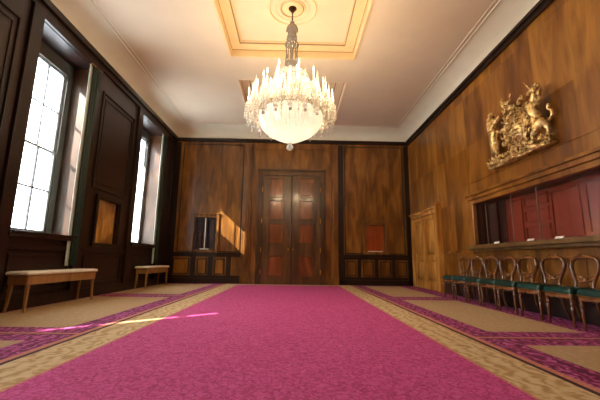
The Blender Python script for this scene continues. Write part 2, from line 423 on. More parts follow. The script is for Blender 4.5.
# ------------------------------------------------------------------ windows, curtains, added exterior sun blockers
for k, (a, b) in enumerate(WIN):
    w = thing('window_%d' % (k+1), 'w', 'window', (XL-.5, (a+b)/2, WZ0)); del w['label']; del w['category']; struct(w)
    ox, oy, oz = XL-.5, (a+b)/2, WZ0
    g0, g1 = a+.04, b-.17; z0, z1, zm = 1.38, 4.93, 3.12
    loc = (-ox, -oy, -oz)
    mb = MB(); P = mkS(mb, XL-.46, XL-.56)
    P(a, g0, WZ0, WZ1); P(g1, b, WZ0, WZ1); P(g0, g1, WZ0, z0); P(g0, g1, z1, WZ1)
    mb.build('window_frame', M['greypaint'], w, loc=loc, bevel=.004)
    for (s0, s1, xf) in ((z0, zm, XL-.49), (zm-.04, z1, XL-.525)):
        mb = MB(); P = mkS(mb, xf, xf-.035)
        frame(P, g0, g1, s0, s1, .045)
        for i in (1, 2): yy = g0+(g1-g0)*i/3; P(yy-.018, yy+.018, s0+.04, s1-.04)
        P(g0+.04, g1-.04, (s0+s1)/2-.018, (s0+s1)/2+.018)
        if s0 > z0: P(g1-.05, g1, s0-.08, s0)
        mb.build('sash', M['whitepaint'], w, loc=loc)
    MB().box(XL-.512, XL-.508, g0+.02, g1-.02, z0+.02, z1-.02).build('pane', M['glass'], w, loc=loc)
    if k == 0:  # added net, dims direct sun through the lower panes
        MB().box(XL-.478, XL-.475, g0, g1, z0, 3.98).build('sun_filter_net', M['sun_net'], w, loc=loc)
    if k == 2:  # added net in an unseen window, shortens the sun streak
        MB().box(XL-.478, XL-.475, g0, g1, 3.45, z1).build('sun_filter_net', M['sun_net'], w, loc=loc)
    # jamb linings on both sides of the recess, soffit and inner sill
    mb = MB()
    mb.box(XL-.46, XL-.02, b-.012, b, WZ0, WZ1); mb.box(XL-.46, XL-.02, a, a+.012, WZ0, WZ1)
    mb.build('jamb_lining', M['reveal'], w, loc=loc)
    mb = MB(); mb.box(XL-.46, XL-.01, a+.012, b-.012, WZ1-.012, WZ1); mb.build('soffit', M['leftwood'], w, loc=loc)
    mb = MB(); mb.box(XL-.46, XL+.12, a+.0, b-.0, WZ0, WZ0+.03); mb.build('window_sill', M['darkwood'], w, loc=loc, bevel=.006)

def curtain(ya, yb, label):
    def sheet(x_off, name, mat, yA, yB, depth, parent, amp=.03, waves=3):
        mb = MB(); n = 36; rings = []
        zs = [.72, .9, 1.6, 2.6, 3.6, 4.6, 5.12, 5.2]
        for z in zs:
            k_ = 1.0+.10*math.sin(z*1.3)*(1 if z < 5 else .3)
            top = 1.0 if z < 5.1 else .7
            f_, bk = [], []
            for i in range(n+1):
                t = i/n; y = yA+(yB-yA)*t+.01*math.sin(z*2+t*5)
                x = x_off+amp*math.sin(t*waves*2*PI+.4*math.sin(z))*k_*top
                f_.append((x+depth, y, z)); bk.append((x, y, z))
            rings.append(f_+bk[::-1])
        mb.loft(rings); return mb.build(name, mat, parent)
    c = thing('curtain', label, 'curtain', (0, 0, 0))
    sheet(XL+.085, 'curtain_cloth', M['greencloth'], ya, yb, .012, c, .018)
    sheet(XL+.05, 'lining', M['lining'], ya-.07, yb-.06, .008, c, .012)
    mb = MB(); mb.tube([(XL+.09, ya-.08, 5.215), (XL+.09, yb+.08, 5.215)], .010, 8); mb.build('curtain_rail', M['brass'], c)
    return c
curtain(7.12, 7.36, 'narrow green curtain with pale lining drawn back at the nearer tall window')
curtain(11.40, 11.68, 'narrow green curtain with pale lining drawn back at the farther tall window')

SUN_BLOCK = (1.95, 2.03, 2.3)
for k, (ya, yb) in enumerate(((4.9, 5.5), (.8, 1.4), (-3.5, -2.9))):  # added unseen piers, sized to cut the sunlight into slits
    mb = MB(); e_ = SUN_BLOCK[k]; mb.box(XL-.61, XL-e_, ya, yb, -.1, 6.4); mb.box(XL-.61, XL-e_-.1, ya-.06, yb+.06, -.1, .5)
    mb.box(XL-.61, XL-e_-.06, ya-.04, yb+.04, 5.9, 6.1)
    struct(mb.build('trim_%d' % (13+k), M['blocker'], bevel=.01))

# ------------------------------------------------------------------ great double door on the back wall
dr = thing('door_1', 'x', 'door', (XC, D, 0)); del dr['label']; del dr['category']; struct(dr)
L = (-XC, -D, 0)
mb = MB(); B = lambda d: mkB(mb, D, D-d)
B(.14)(-1.38, -1.20, 0, 4.28); B(.14)(1.0, 1.18, 0, 4.28); B(.14)(-1.20, 1.0, 4.10, 4.28); B(.19)(-1.42, 1.22, 4.28, 4.36)
B(.05)(-1.2, 1.0, 4.36, 4.4)
mb.build('door_frame', M['veneer_dark'], dr, bevel=.008, loc=L)
ROWS = [(3.28, 4.0), (2.42, 3.12), (1.52, 2.22), (.32, 1.02)]
for s in (-1, 1):
    mb = MB(); P = mkB(mb, D-.045, D-.10)
    u0, u1 = (XC-1.10, XC-.005) if s < 0 else (XC+.005, XC+1.10)
    pu0, pu1 = (XC-.83, XC-.30) if s < 0 else (XC+.30, XC+.83)
    grid_wall(mb, u0, u1, .01, 4.10, [(pu0, pu1, a, b) for a, b in ROWS], P)
    for a, b in ROWS: frame(mkB(mb, D-.085, D-.125), pu0-.035, pu1+.035, a-.035, b+.035, .04)
    leaf = mb.build('door_leaf', M['doorleaf'], dr, bevel=.005, loc=L)
    for a, b in ROWS:
        mb = MB(); mb.box(pu0, pu1, D-.05, D-.06, a, b)
        mb.box(pu0+.07, pu1-.07, D-.06, D-.085, a+.07, b-.07)
        mb.build('door_panel', M['doorpanel'], leaf, bevel=.015)
    mb = MB(); hx = XC+s*.09
    mb.lathe([(.028, 0), (.03, .008), (.012, .016), (.012, .04), (.03, .055), (.034, .07), (.02, .085), (0, .088)], n=14)
    for v in mb.bm.verts: v.co = Vector((hx+v.co.x, D-.10-v.co.z, 1.28+v.co.y))
    mb.build('handle', M['brass'], leaf)
    for z in (.45, 1.25, 2.35, 3.55):
        mb = MB(); mb.lathe([(.0, -.10), (.02, -.09), (.012, -.075), (.017, -.07), (.017, .07), (.012, .075), (.02, .09), (.0, .10)], XC+s*1.11, D-.13, z, 10)
        mb.build('hinge', M['brass'], leaf)
mb = MB(); mb.box(XC-.045, XC+.045, D-.10, D-.135, .01, 4.10); mb.tube([(XC, D-.135, .01), (XC, D-.135, 4.1)], .022, 8)
mb.build('meeting_stile', M['doorleaf'], dr, bevel=.006, loc=L)

# side door on the right wall
d2 = thing('door_2', 'x', 'door', (XR, 11.3, 0)); del d2['label']; del d2['category']; struct(d2)
L = (-XR, -11.3, 0)
mb = MB(); S = lambda d: mkS(mb, XR, XR-d)
S(.09)(10.22, 10.40, 0, 2.55); S(.09)(12.42, 12.58, 0, 2.55); S(.09)(10.22, 12.58, 2.42, 2.56); S(.13)(10.18, 12.62, 2.56, 2.62)
S(.16)(10.10, 10.24, 0, 2.62); S(.19)(10.07, 10.27, 2.62, 2.70)
mb.build('door_frame', M['honey'], d2, bevel=.008, loc=L)
for y0, y1 in ((10.41, 11.40), (11.42, 12.41)):
    mb = MB(); pan = [(y0+.16, y1-.16, .25, .95), (y0+.16, y1-.16, 1.1, 2.28)]
    grid_wall(mb, y0, y1, .01, 2.41, pan, mkS(mb, XR-.01, XR-.06))
    lf = mb.build('door_leaf', M['honey'], d2, bevel=.005, loc=L)
    for a, b, c, d in pan:
        mb = MB(); mb.box(XR-.01, XR-.025, a, b, c, d)
        ym = (a+b)/2; n = 10; r_ = (b-a)/2-.05
        mb.loft([[(XR-.025, ym+r_*math.cos(PI*i/n), zz) if False else (XR-.025-.05*math.sin(PI*i/n), ym+r_*math.cos(PI*i/n), zz) for i in range(n+1)] for zz in (c+.06, d-.06)])
        mb.build('door_panel', M['honey'], lf)
MB().box(XR-.095, XR-.088, 11.3, 11.75, 2.455, 2.50).build('door_plate', M['brass'], d2, loc=L)

# ------------------------------------------------------------------ framed hatches (niches)
def niche_back(u0, u1, z0, z1, label, inner, doors):
    t = thing('wall_hatch', label, 'wall hatch', ((u0+u1)/2, D, z0)); L = (-(u0+u1)/2, -D, -z0)
    mb = MB(); P = mkB(mb, D-.005, D-.065)
    grid_wall(mb, u0-.11, u1+.11, z0-.10, z1+.12, [(u0, u1, z0, z1)], P)
    mb.box(u0-.14, u1+.14, D-.005, D-.09, z1+.12, z1+.17)
    mb.build('hatch_frame', M['backveneer'], t, bevel=.012, loc=L)
    MB().box(u0-.0, u1+.0, D+.14, D+.15, z0, z1).build('back_panel', inner, t, loc=L)
    if doors:
        um = (u0+u1)/2
        for s in (0, 1):
            mb = MB(); frame(mkB(mb, D+.03, D+.0), *((u0+.01, um-.01) if s == 0 else (um+.01, u1-.01)), z0+.01, z1-.01, .05)
            mb.build('hatch_door', M['darkwood'], t, loc=L)
        MB().box(um-.014, um+.014, D-.005, D+.03, z0+.03, z1-.02).build('meeting_bar', M['card'], t, loc=L)
        MB().box(um-.16, um+.16, D-.03, D+.02, z0+.0, z0+.03).build('ledge', M['card'], t, loc=L)
    else:
        MB().box(u0+.08, u1-.1, D-.03, D+.03, z0, z0+.03).build('ledge', M['card'], t, loc=L)
    MB().box(u0, u1, D+.045, D+.05, z0, z1).build('glass', M['caseglass'], t, loc=L)
niche_back(*NB[0], 'framed dark hatch left of the double door with a pale central bar', M['void'], True)
niche_back(*NB[1], 'framed hatch with glow painted into its orange wood back right of the double door', M['orange'], False)
t = thing('wall_hatch', 'framed glazed hatch on the dark window wall between the two windows', 'wall hatch', (XL, 8.53, 1.24)); L = (-XL, -8.53, -1.24)
mb = MB(); grid_wall(mb, 7.93, 9.13, 1.15, 2.40, [(8.02, 9.04, 1.24, 2.30)], mkS(mb, XL+.005, XL+.06)); mb.build('hatch_frame', M['darkwood'], t, bevel=.01, loc=L)
MB().box(XL-.095, XL-.085, 8.02, 9.04, 1.24, 2.30).build('back_panel', M['honey'], t, loc=L)
MB().box(XL-.03, XL-.025, 8.02, 9.04, 1.24, 2.30).build('glass', M['caseglass'], t, loc=L)

# ------------------------------------------------------------------ display case in the right wall
y0, y1, z0, z1 = CASE
cs = thing('display_case', 'long glazed red backed display case set into the wall above the chairs', 'display case', (XR, (y0+y1)/2, z0)); L = (-XR, -(y0+y1)/2, -z0)
mb = MB(); S = lambda d: mkS(mb, XR-.001, XR-d)
S(.09)(y1, y1+.09, z0, z1); S(.09)(y0-.09, y0, z0, z1)
S(.09)(y0-.12, y1+.12, z1, z1+.10); S(.13)(y0-.16, y1+.16, z1+.10, z1+.19); S(.17)(y0-.2, y1+.2, z1+.19, z1+.25)
mb.build('case_frame', M['veneer'], cs, bevel=.01, loc=L)
mb = MB(); mb.box(XR+.3, XR-.20, y0-.0, y1, z0, z0+.012); mb.box(XR-.001, XR-.22, y0-.2, y1+.2, z0-.07, z0-.0); mb.box(XR-.001, XR-.14, y0-.15, y1+.15, z0-.13, z0-.07)
mb.build('case_sill', M['olive'], cs, bevel=.008, loc=L)
mb = MB(); mb.box(XR+.30, XR+.32, y0, 7.45, z0, z1)
for a, b in ((3.3, 4.2), (4.3, 5.35), (5.45, 6.1), (6.9, 7.4)): frame(mkS(mb, XR+.30, XR+.275), a, b, z0+.08, z1-.06, .04)
for c in ((z0+.08, z0+.36), (z0+.42, z0+.68), (z0+.74, z1-.06)): frame(mkS(mb, XR+.30, XR+.27), 6.16, 6.84, c[0], c[1], .04)
mb.build('back_panel', M['red'], cs, loc=L)
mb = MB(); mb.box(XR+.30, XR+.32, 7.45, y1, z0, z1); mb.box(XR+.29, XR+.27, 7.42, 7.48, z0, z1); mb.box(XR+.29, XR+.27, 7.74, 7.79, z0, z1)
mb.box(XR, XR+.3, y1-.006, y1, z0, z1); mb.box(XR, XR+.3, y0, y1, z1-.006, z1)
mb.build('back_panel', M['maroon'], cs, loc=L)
MB().box(XR+.03, XR+.036, y0, y1, z0+.012, z1-.006).build('glass', M['caseglass'], cs, loc=L)
for y in (7.79, 6.85, 6.1):
    mb = MB(); mb.box(XR+.024, XR+.042, y-.008, y+.008, z0+.012, z1-.006); mb.build('glazing_bar', M['silver'], cs, loc=L)
for y, lab in ((7.28, 'small white caption card on the case sill, farthest from the camera'), (6.22, 'small white caption card in the middle of the case sill'), (5.53, 'small white caption card on the case sill, nearest the camera')):
    mb = MB(); mb.loft([[(XR-.10, y-.09, z0+.016), (XR-.10, y+.09, z0+.016), (XR-.095, y+.09, z0+.016), (XR-.095, y-.09, z0+.016)],
                        [(XR-.07, y-.09, z0+.06), (XR-.07, y+.09, z0+.06), (XR-.065, y+.09, z0+.06), (XR-.065, y-.09, z0+.06)]], smooth=False)
    tag(mb.build('caption_card', M['card']), lab, 'card', 'caption cards on the display case sill')

# ------------------------------------------------------------------ chairs
def make_chair():
    t = thing('dining_chair', 'c', 'chair')
    # seat: rounded trapezoid cushion
    def seat_ring(gr, z):
        pts = []
        cor = [(-.275, -.235), (.275, -.235), (.225, .215), (-.225, .215)]; r = .05
        for k, (cx_, cy_) in enumerate(cor):
            sx_ = -1 if cx_ < 0 else 1; sy_ = -1 if cy_ < 0 else 1
            a0 = {(-1, -1): PI, (1, -1): 1.5*PI, (1, 1): 0, (-1, 1): .5*PI}[(sx_, sy_)]
            for i in range(5):
                a = a0+i/4*PI/2
                pts.append((cx_-sx_*r+(r+gr)*math.cos(a), cy_-sy_*r+(r+gr)*math.sin(a), z))
        return pts
    MB().loft([seat_ring(-.004, .455), seat_ring(.004, .47), seat_ring(.006, .50), seat_ring(-.006, .53), seat_ring(-.03, .545), seat_ring(-.12, .552)]).build('seat', M['green'], t)
    mb = MB().loft([seat_ring(-.008, .395), seat_ring(.0, .40), seat_ring(.0, .45), seat_ring(-.006, .458)]); mb.build('seat_rail', M['chairwood'], t)
    mb = MB()
    mb.tube([(-.232, .19, .462), (-.281, -.20, .462), (-.275, -.232, .462), (-.245, -.243, .462), (.245, -.243, .462), (.275, -.232, .462), (.281, -.20, .462), (.232, .19, .462)], .005, 6)
    mb.build('nail_trim', M['brass'], t)
    for s in (-1, 1):
        mb = MB(); mb.lathe([(.014, 0), (.019, .02), (.015, .05), (.023, .20), (.028, .28), (.019, .30), (.035, .315), (.035, .335), (.02, .35), (.031, .37), (.035, .40), (.03, .41)], s*.235, -.195, 0, 12)
        mb.build('leg', M['chairwood'], t)
        mb = MB(); mb.tube([(s*.195, .185, .43), (s*.20, .19, .30), (s*.205, .215, .17), (s*.21, .262, .06), (s*.212, .275, .015), (s*.212, .275, .0)], [.024, .022, .019, .017, .018, .018], 8, flat=.9); mb.build('leg', M['chairwood'], t)
    # balloon shaped back
    half = [(.185, .195, .43), (.165, .205, .50), (.152, .213, .57), (.165, .222, .64), (.20, .232, .71), (.238, .242, .79), (.253, .250, .86), (.243, .257, .92), (.198, .262, .965), (.13, .266, .985), (.06, .268, .992), (0, .268, .995)]
    pts = half+[(-x, y, z) for x, y, z in half[-2::-1]]
    rr = [.028, .028, .028, .028, .029, .031, .034, .035, .036, .037, .039, .042]; rr = rr+rr[-2::-1]
    MB().tube(pts, rr, 10, flat=.85, up=(0, 1, 0)).build('back_frame', M['chairwood'], t)
    mb = MB(); mb.ball((0, .262, 1.012), .045, 10, (1.2, .5, .7))
    for s in (-1, 1):
        mb.ball((s*.055, .262, 1.0), .03, 8, (1.3, .6, .8)); mb.tube([(s*.03, .25, 1.03), (s*.07, .25, 1.035), (s*.10, .25, 1.01), (s*.085, .25, .99)], [.012, .012, .010, .006], 6)
    mb.build('crest', M['chairwood'], t)
    mb = MB()
    mb.tube([(-.155+.31*i/12, .225+.0*i, .665-.035*math.sin(PI*i/12)) for i in range(13)], [.014+.012*math.sin(PI*i/12) for i in range(13)], 8, flat=.7, up=(0, 1, 0))
    for s in (-1, 1):
        mb.tube([(s*.20, .232, .73), (s*.13, .23, .715), (s*.07, .228, .69), (s*.03, .226, .655)], [.009, .011, .013, .012], 8, up=(0, 1, 0))
        mb.tube([(s*.145, .215, .60), (s*.09, .22, .605), (s*.05, .222, .625)], [.008, .010, .010], 8, up=(0, 1, 0))
    mb.ball((0, .226, .65), .035, 10, (1, .5, 1.0))
    mb.build('splat', M['chairwood'], t)
    return t
ch = make_chair()
names = ['eighth and farthest of the green seated balloon back chairs, by the side door', 'seventh green seated balloon back chair counted from the near end of the row',
         'sixth green seated balloon back chair counted from the near end of the row', 'fifth green seated balloon back chair counted from the near end of the row',
         'fourth green seated balloon back chair counted from the near end of the row', 'third green seated balloon back chair counted from the near end of the row',
         'second green seated balloon back chair from the near end, its whole back visible', 'nearest green seated chair in the row, cut by the right edge of the photo']
for k, y in enumerate((8.68, 8.08, 7.50, 6.92, 6.34, 5.71, 5.08, 4.45)):
    o = ch if k == 0 else copy_tree(ch)
    o.location = (4.14, y, .010); o.rotation_euler = (0, 0, -PI/2+random.uniform(-.02, .02)); o['label'] = names[k]; o['group'] = 'green seated chairs in a row along the right wall'

# ------------------------------------------------------------------ benches
def make_bench(y0, y1, label):
    t = thing('bench', label, 'bench', (-4.47, (y0+y1)/2, .009), 0, 'cream upholstered window benches')
    l = (y1-y0)/2; w = .19
    def rr(ex, z, ey=None):
        ey = ex if ey is None else ey
        X, Y, r = w+ex, l+ey, .025; p = []
        for sx_, sy_, a0 in ((1, -1, 1.5*PI), (1, 1, 0), (-1, 1, .5*PI), (-1, -1, PI)):
            for i in range(4):
                a = a0+i/3*PI/2; p.append((sx_*(X-r)+r*math.cos(a), sy_*(Y-r)+r*math.sin(a), z))
        return p
    MB().loft([rr(-.01, .59), rr(.0, .597), rr(.0, .615), rr(-.012, .638), rr(-.05, .648)]).build('seat', M['cream'], t)
    MB().loft([rr(-.022, .43, -.05), rr(-.018, .435, -.045), rr(-.018, .565, -.045), rr(-.004, .577, -.004), rr(-.004, .59, -.004)], smooth=False).build('seat_rail', M['benchwood'], t)
    for sx_ in (-1, 1):
        for sy_ in (-1, 1):
            mb = MB(); x, y = sx_*(w-.055), sy_*(l-.10)
            sq = lambda r, cx_, cy_, z: [(cx_-r, cy_-r, z), (cx_+r, cy_-r, z), (cx_+r, cy_+r, z), (cx_-r, cy_+r, z)]
            mb.loft([sq(.016, x+sx_*.02, y+sy_*.03, 0), sq(.020, x+sx_*.008, y+sy_*.012, .15), sq(.026, x, y, .40), sq(.028, x, y, .46)], smooth=False)
            mb.build('leg', M['benchwood'], t, bevel=.004)
    return t
make_bench(5.66, 7.66, 'long low cream topped bench under the nearer tall window')
make_bench(10.2, 12.0, 'long low cream topped bench under the farther tall window')

# ------------------------------------------------------------------ chandelier
CY = 6.38
cd = thing('chandelier', 'large lit crystal chandelier with bowl and candle lamps hanging from the coffered ceiling', 'chandelier', (XC, CY, 3.03))
L = (-XC, -CY, -3.03)
bd = lambda mb, name, mat, par=cd: mb.build(name, mat, par, loc=L if par == cd else None)
mb = MB(); mb.lathe([(0, 0), (.09, .0), (.085, -.03), (.04, -.07), (.03, -.1), (0, -.1)], XC, CY, 6.20, 20); bd(mb, 'canopy', M['bronze'])
mb = MB()
for i in range(9):
    z = 6.12-i*.03; a = 0 if i % 2 else 1
    mb.tube([(XC+(.014*math.cos(q) if a else 0), CY+(0 if a else .014*math.cos(q)), z+.022*math.sin(q)) for q in [2*PI*j/10 for j in range(10)]], .006, 6, closed=True)
mb.tube([(XC, CY, 6.15), (XC, CY, 5.84)], .009, 8)
bd(mb, 'chain', M['bronze'])
mb = MB(); mb.lathe([(.02, 5.88), (.05, 5.86), (.04, 5.83), (.10, 5.76), (.125, 5.71), (.08, 5.65), (.035, 5.62), (.08, 5.58), (.11, 5.52), (.10, 5.46), (.05, 5.40), (.03, 5.37)], XC, CY, 0, 12)
for k in range(8):
    a = k*PI/4; mb.ball((XC+.11*math.cos(a), CY+.11*math.sin(a), 5.66), .02, 6, (1, 1, 2)); mb.ball((XC+.10*math.cos(a), CY+.10*math.sin(a), 5.46), .018, 6, (1, 1, 2))
bd(mb, 'glass_baluster', M['greycrystal'])
mb = MB()
mb.lathe([(.14, 5.36), (.15, 5.33), (.11, 5.31), (.04, 5.30), (.035, 5.0), (.05, 4.98), (.14, 4.92), (.13, 4.80), (.06, 4.72)], XC, CY, 0, 14)
for k in range(14):
    a = 2*PI*k/14
    mb.tube([(XC+.13*math.cos(a), CY+.13*math.sin(a), 5.32), (XC+.11*math.cos(a), CY+.11*math.sin(a), 5.12), (XC+.135*math.cos(a), CY+.135*math.sin(a), 4.95)], .009, 5)
bd(mb, 'glass_urn', M['greycrystal'])
# crystal crown cage
mb = MB()
for k in range(40):
    a = 2*PI*k/40; ca, sa = math.cos(a), math.sin(a)
    rp = [(.08, 4.74), (.22, 4.69), (.33, 4.60), (.385, 4.42), (.39, 4.18), (.40, 3.98)]
    for (r0, q0), (r1, q1) in zip(rp, rp[1:]):
        n = 3
        for j in range(n):
            t_ = (j+.5)/n; mb.ball((XC+(r0+(r1-r0)*t_)*ca, CY+(r0+(r1-r0)*t_)*sa, q0+(q1-q0)*t_), .026, 5, (1, 1, 1.3))
bd(mb, 'crystal_crown', M['crystal'])
# ring that carries everything
mb = MB()
for r, z, w in ((.64, 3.84, .022), (.64, 3.79, .014), (.40, 3.98, .014), (.38, 4.5, .012)):
    mb.tube([(XC+r*math.cos(2*PI*i/48), CY+r*math.sin(2*PI*i/48), z) for i in range(48)], w, 6, closed=True)
for k in range(8):
    a = 2*PI*k/8; mb.tube([(XC+.05*math.cos(a), CY+.05*math.sin(a), 4.8), (XC+.3*math.cos(a), CY+.3*math.sin(a), 4.2), (XC+.63*math.cos(a), CY+.63*math.sin(a), 3.83)], .007, 5)
mb.tube([(XC, CY, 4.82), (XC, CY, 3.3)], .02, 8)
bd(mb, 'frame_ring', M['silver'])
# bowl of crystal strands
mb = MB(); rp = [(.625, 3.80), (.63, 3.68), (.60, 3.56), (.54, 3.46), (.44, 3.37), (.32, 3.30), (.20, 3.24), (.10, 3.20), (.05, 3.175)]
NS = 64
rings = []
for r, z in rp:
    rings.append([(XC+r*(1+.02*(j % 2))*math.cos(2*PI*j/(NS*2)), CY+r*(1+.02*(j % 2))*math.sin(2*PI*j/(NS*2)), z) for j in range(NS*2)])
mb.loft(rings, caps=False, smooth=False)
bd(mb, 'crystal_bowl', M['bowl'])
mb = MB(); mb.lathe([(.02, 3.19), (.05, 3.17), (.03, 3.15), (.06, 3.12), (.07, 3.09), (.06, 3.06), (.03, 3.035), (0, 3.03)], XC, CY, 0, 14); bd(mb, 'finial', M['crystal'])
# candle arms in three tiers
def candle(a, r, zb, first=None):
    """arm with drip pan, candle, bulb and prisms, built along +x at angle 0 then copied"""
    if first is None:
        mb = MB(); mb.tube([(.60, 0, 3.83-zb), (r*.75+.1, 0, 3.74-zb), (r-.03, 0, -.14), (r, 0, -.02)], [.013, .012, .011, .010], 6)
        arm = mb.build('candle_arm', M['crystal'], cd)
        mb = MB(); mb.lathe([(.015, -.03), (.05, -.01), (.055, .0), (.02, .012), (.014, .03)], r, 0, 0, 10); mb.build('drip_pan', M['crystal'], arm)
        mb = MB(); mb.lathe([(.012, .02), (.012, .21), (.009, .22)], r, 0, 0, 8); mb.build('candle_tube', M['cream'], arm)
        mb = MB(); mb.lathe([(.008, .22), (.014, .25), (.010, .29), (.002, .34)], r, 0, 0, 8); mb.build('bulb', M['bulb'], arm)
        mb = MB()
        for k in range(7):
            q = 2*PI*k/7; px, py = r+.052*math.cos(q), .052*math.sin(q)
            for dz, rad in ((-.03, .013), (-.06, .014), (-.10, .018), (-.15, .019)): mb.ball((px, py, dz), rad, 5, (1, 1, 1.9))
        for dz, rad in ((-.20, .02), (-.27, .024), (-.34, .018)): mb.ball((r, 0, dz), rad, 6, (1, 1, 1.7))
        mb.build('prism', M['crystal'], arm)
        arm.location = (0, 0, zb-3.03); arm.rotation_euler = (0, 0, a); return arm
    c = copy_tree(first, cd); c.location = (0, 0, zb-3.03); c.rotation_euler = (0, 0, a); return c
f1 = candle(0, .86, 3.86)
for k in range(1, 18): candle(2*PI*k/18, .86, 3.86, f1)
f2 = candle(.17, .68, 4.14)
for k in range(1, 12): candle(.17+2*PI*k/12, .68, 4.14, f2)
f3 = candle(.3, .50, 4.38)
for k in range(1, 8): candle(.3+2*PI*k/8, .50, 4.38, f3)
# hanging spikes of crystal between the candles
sp0 = None
for k in range(18):
    a = 2*PI*(k+.5)/18
    if sp0 is None:
        mb = MB(); r = .77
        mb.lathe([(.002, .56), (.012, .45), (.02, .38), (.012, .35), (.035, .31), (.03, .27), (.012, .22), (.012, .05), (.03, .0), (.012, -.03)], r, 0, 0, 8)
        for i in range(6):
            q = 2*PI*i/6
            for dz, rr_ in ((.22, .035), (.16, .05), (.09, .062), (.02, .07), (-.06, .06), (-.14, .05), (-.22, .035), (-.30, .018)): mb.ball((r+rr_*math.cos(q), rr_*math.sin(q), dz), .018, 5, (1, 1, 1.7))
        mb.tube([(.62, 0, -.02), (r, 0, -.03)], .01, 5)
        sp0 = mb.build('crystal_spire', M['crystal'], cd)
        sp0.location = (0, 0, 3.85-3.03); sp0.rotation_euler = (0, 0, a)
    else:
        c = sp0.copy(); C.objects.link(c); c.parent = cd; c.rotation_euler = (0, 0, a)
# the lamps of the chandelier
def lamp(name, typ, loc, energy, col, **kw):
    l = bpy.data.lights.new(name, typ); l.energy = energy; l.color = col
    for k_, v in kw.items(): setattr(l, k_, v)
    o = bpy.data.objects.new(name, l); C.objects.link(o); o.location = loc; return o
WARM = (1, .72, .42)
LAMP_E = 1.9
for k in range(6):
    a = 2*PI*k/6+.26
    o = lamp('candle_light', 'POINT', (1.0*math.cos(a), 1.0*math.sin(a), 1.2), 26*LAMP_E, WARM, shadow_soft_size=.12); o.parent = cd
o = lamp('bowl_light', 'POINT', (0, 0, .6), 9*LAMP_E, (1, .9, .74), shadow_soft_size=.18); o.parent = cd
o = lamp('bowl_light', 'POINT', (0, 0, 1.2), 9*LAMP_E, (1, .9, .74), shadow_soft_size=.12); o.parent = cd

# ------------------------------------------------------------------ coat of arms
YC, XW = 6.23, XR
A = thing('coat_of_arms', 'gilded carved royal coat of arms with lion and unicorn above the display case', 'coat of arms', (XW, YC, 2.92))
L = (-XW, -YC, -2.92)
def W(u, z, d): return (XW-.02-d, YC-u, z)
W0 = W
def skin(name, chains, parent=A, sub=1):
    """chains: lists of (u, z, depth, radius); first vertex of a later chain may be ('j', index) to join"""
    me = bpy.data.meshes.new(name); vs, es, rs = [], [], []
    for chn in chains:
        prev = None
        for p in chn:
            if p[0] == 'j': prev = p[1]; continue
            vs.append(W(*p[:3])); rs.append(p[3]); i = len(vs)-1
            if prev is not None: es.append((prev, i))
            prev = i
    me.from_pydata(vs, es, []); me.materials.append(M['gold'])
    o = bpy.data.objects.new(name, me); C.objects.link(o); o.parent = parent; o.location = L
    s = o.modifiers.new('skin', 'SKIN'); s.use_smooth_shade = True
    sv = me.skin_vertices[0].data if me.skin_vertices else None
    for i, r in enumerate(rs): sv[i].radius = (r, r)
    sv[0].use_root = True
    if sub: m = o.modifiers.new('sub', 'SUBSURF'); m.levels = sub; m.render_levels = sub
    return o
def new_skin(name, chains, parent=A):
    # skin layer has to exist before it is filled, so create it through bmesh
    vs, es, rs = [], [], []
    for chn in chains:
        prev = None
        for p in chn:
            if p[0] == 'j': prev = p[1]; continue
            vs.append(W(*p[:3])); rs.append(p[3]); i = len(vs)-1
            if prev is not None: es.append((prev, i))
            prev = i
    bm = bmesh.new(); lay = bm.verts.layers.skin.verify(); bv = []
    for v, r in zip(vs, rs):
        q = bm.verts.new(v); q[lay].radius = (r, r); bv.append(q)
    bv[0][lay].use_root = True
    for a, b in es: bm.edges.new((bv[a], bv[b]))
    me = bpy.data.meshes.new(name); bm.to_mesh(me); bm.free(); me.materials.append(M['gold'])
    o = bpy.data.objects.new(name, me); C.objects.link(o); o.parent = parent; o.location = L
    s = o.modifiers.new('skin', 'SKIN'); s.use_smooth_shade = True
    m = o.modifiers.new('sub', 'SUBSURF'); m.levels = 1; m.render_levels = 2
    return o
# lion (left): hips, belly, chest, neck, head, muzzle
lion = new_skin('lion', [
    [(-.66, 3.36, .14, .115), (-.64, 3.50, .16, .10), (-.62, 3.64, .17, .12), (-.62, 3.78, .18, .13), (-.64, 3.90, .19, .12), (-.64, 3.99, .21, .10), (-.56, 3.99, .23, .055), (-.50, 3.975, .23, .04)],
    [('j', 3), (-.50, 3.84, .20, .055), (-.40, 3.90, .20, .042), (-.31, 3.95, .19, .045)],
    [('j', 2), (-.50, 3.66, .14, .05), (-.41, 3.60, .14, .04), (-.33, 3.66, .14, .042)],
    [('j', 0), (-.60, 3.27, .20, .085), (-.50, 3.20, .21, .055), (-.55, 3.10, .20, .04), (-.46, 3.05, .20, .042)],
    [('j', 0), (-.76, 3.26, .12, .075), (-.82, 3.16, .12, .045), (-.78, 3.07, .12, .036), (-.70, 3.04, .13, .04)],
    [('j', 0), (-.80, 3.38, .08, .03), (-.90, 3.46, .07, .022), (-.88, 3.58, .07, .022), (-.80, 3.66, .07, .022), (-.86, 3.76, .08, .024), (-.93, 3.80, .09, .045)]])
mb = MB()
for k in range(46):     # mane: curls round the head and chest
    a = random.uniform(0, 2*PI); r = random.uniform(.07, .15)
    mb.ball(W(-.65+r*math.cos(a)*.9, 3.92+r*math.sin(a)*1.1-.03, .17+random.uniform(-.03, .06)), random.uniform(.025, .042), 6, (1, 1, 1.5))
for k in range(5): mb.ball(W(-.71+.035*k, 4.10+.012*(k % 2), .2), .02, 6, (1, 1, 1.6))
mb.build('mane', M['gold'], A, loc=L)
def W(u, z, d): return W0(u+.10*max(0, min(1, (z-3.3)/.6)), 3.0+(z-3.0)*.94, d)
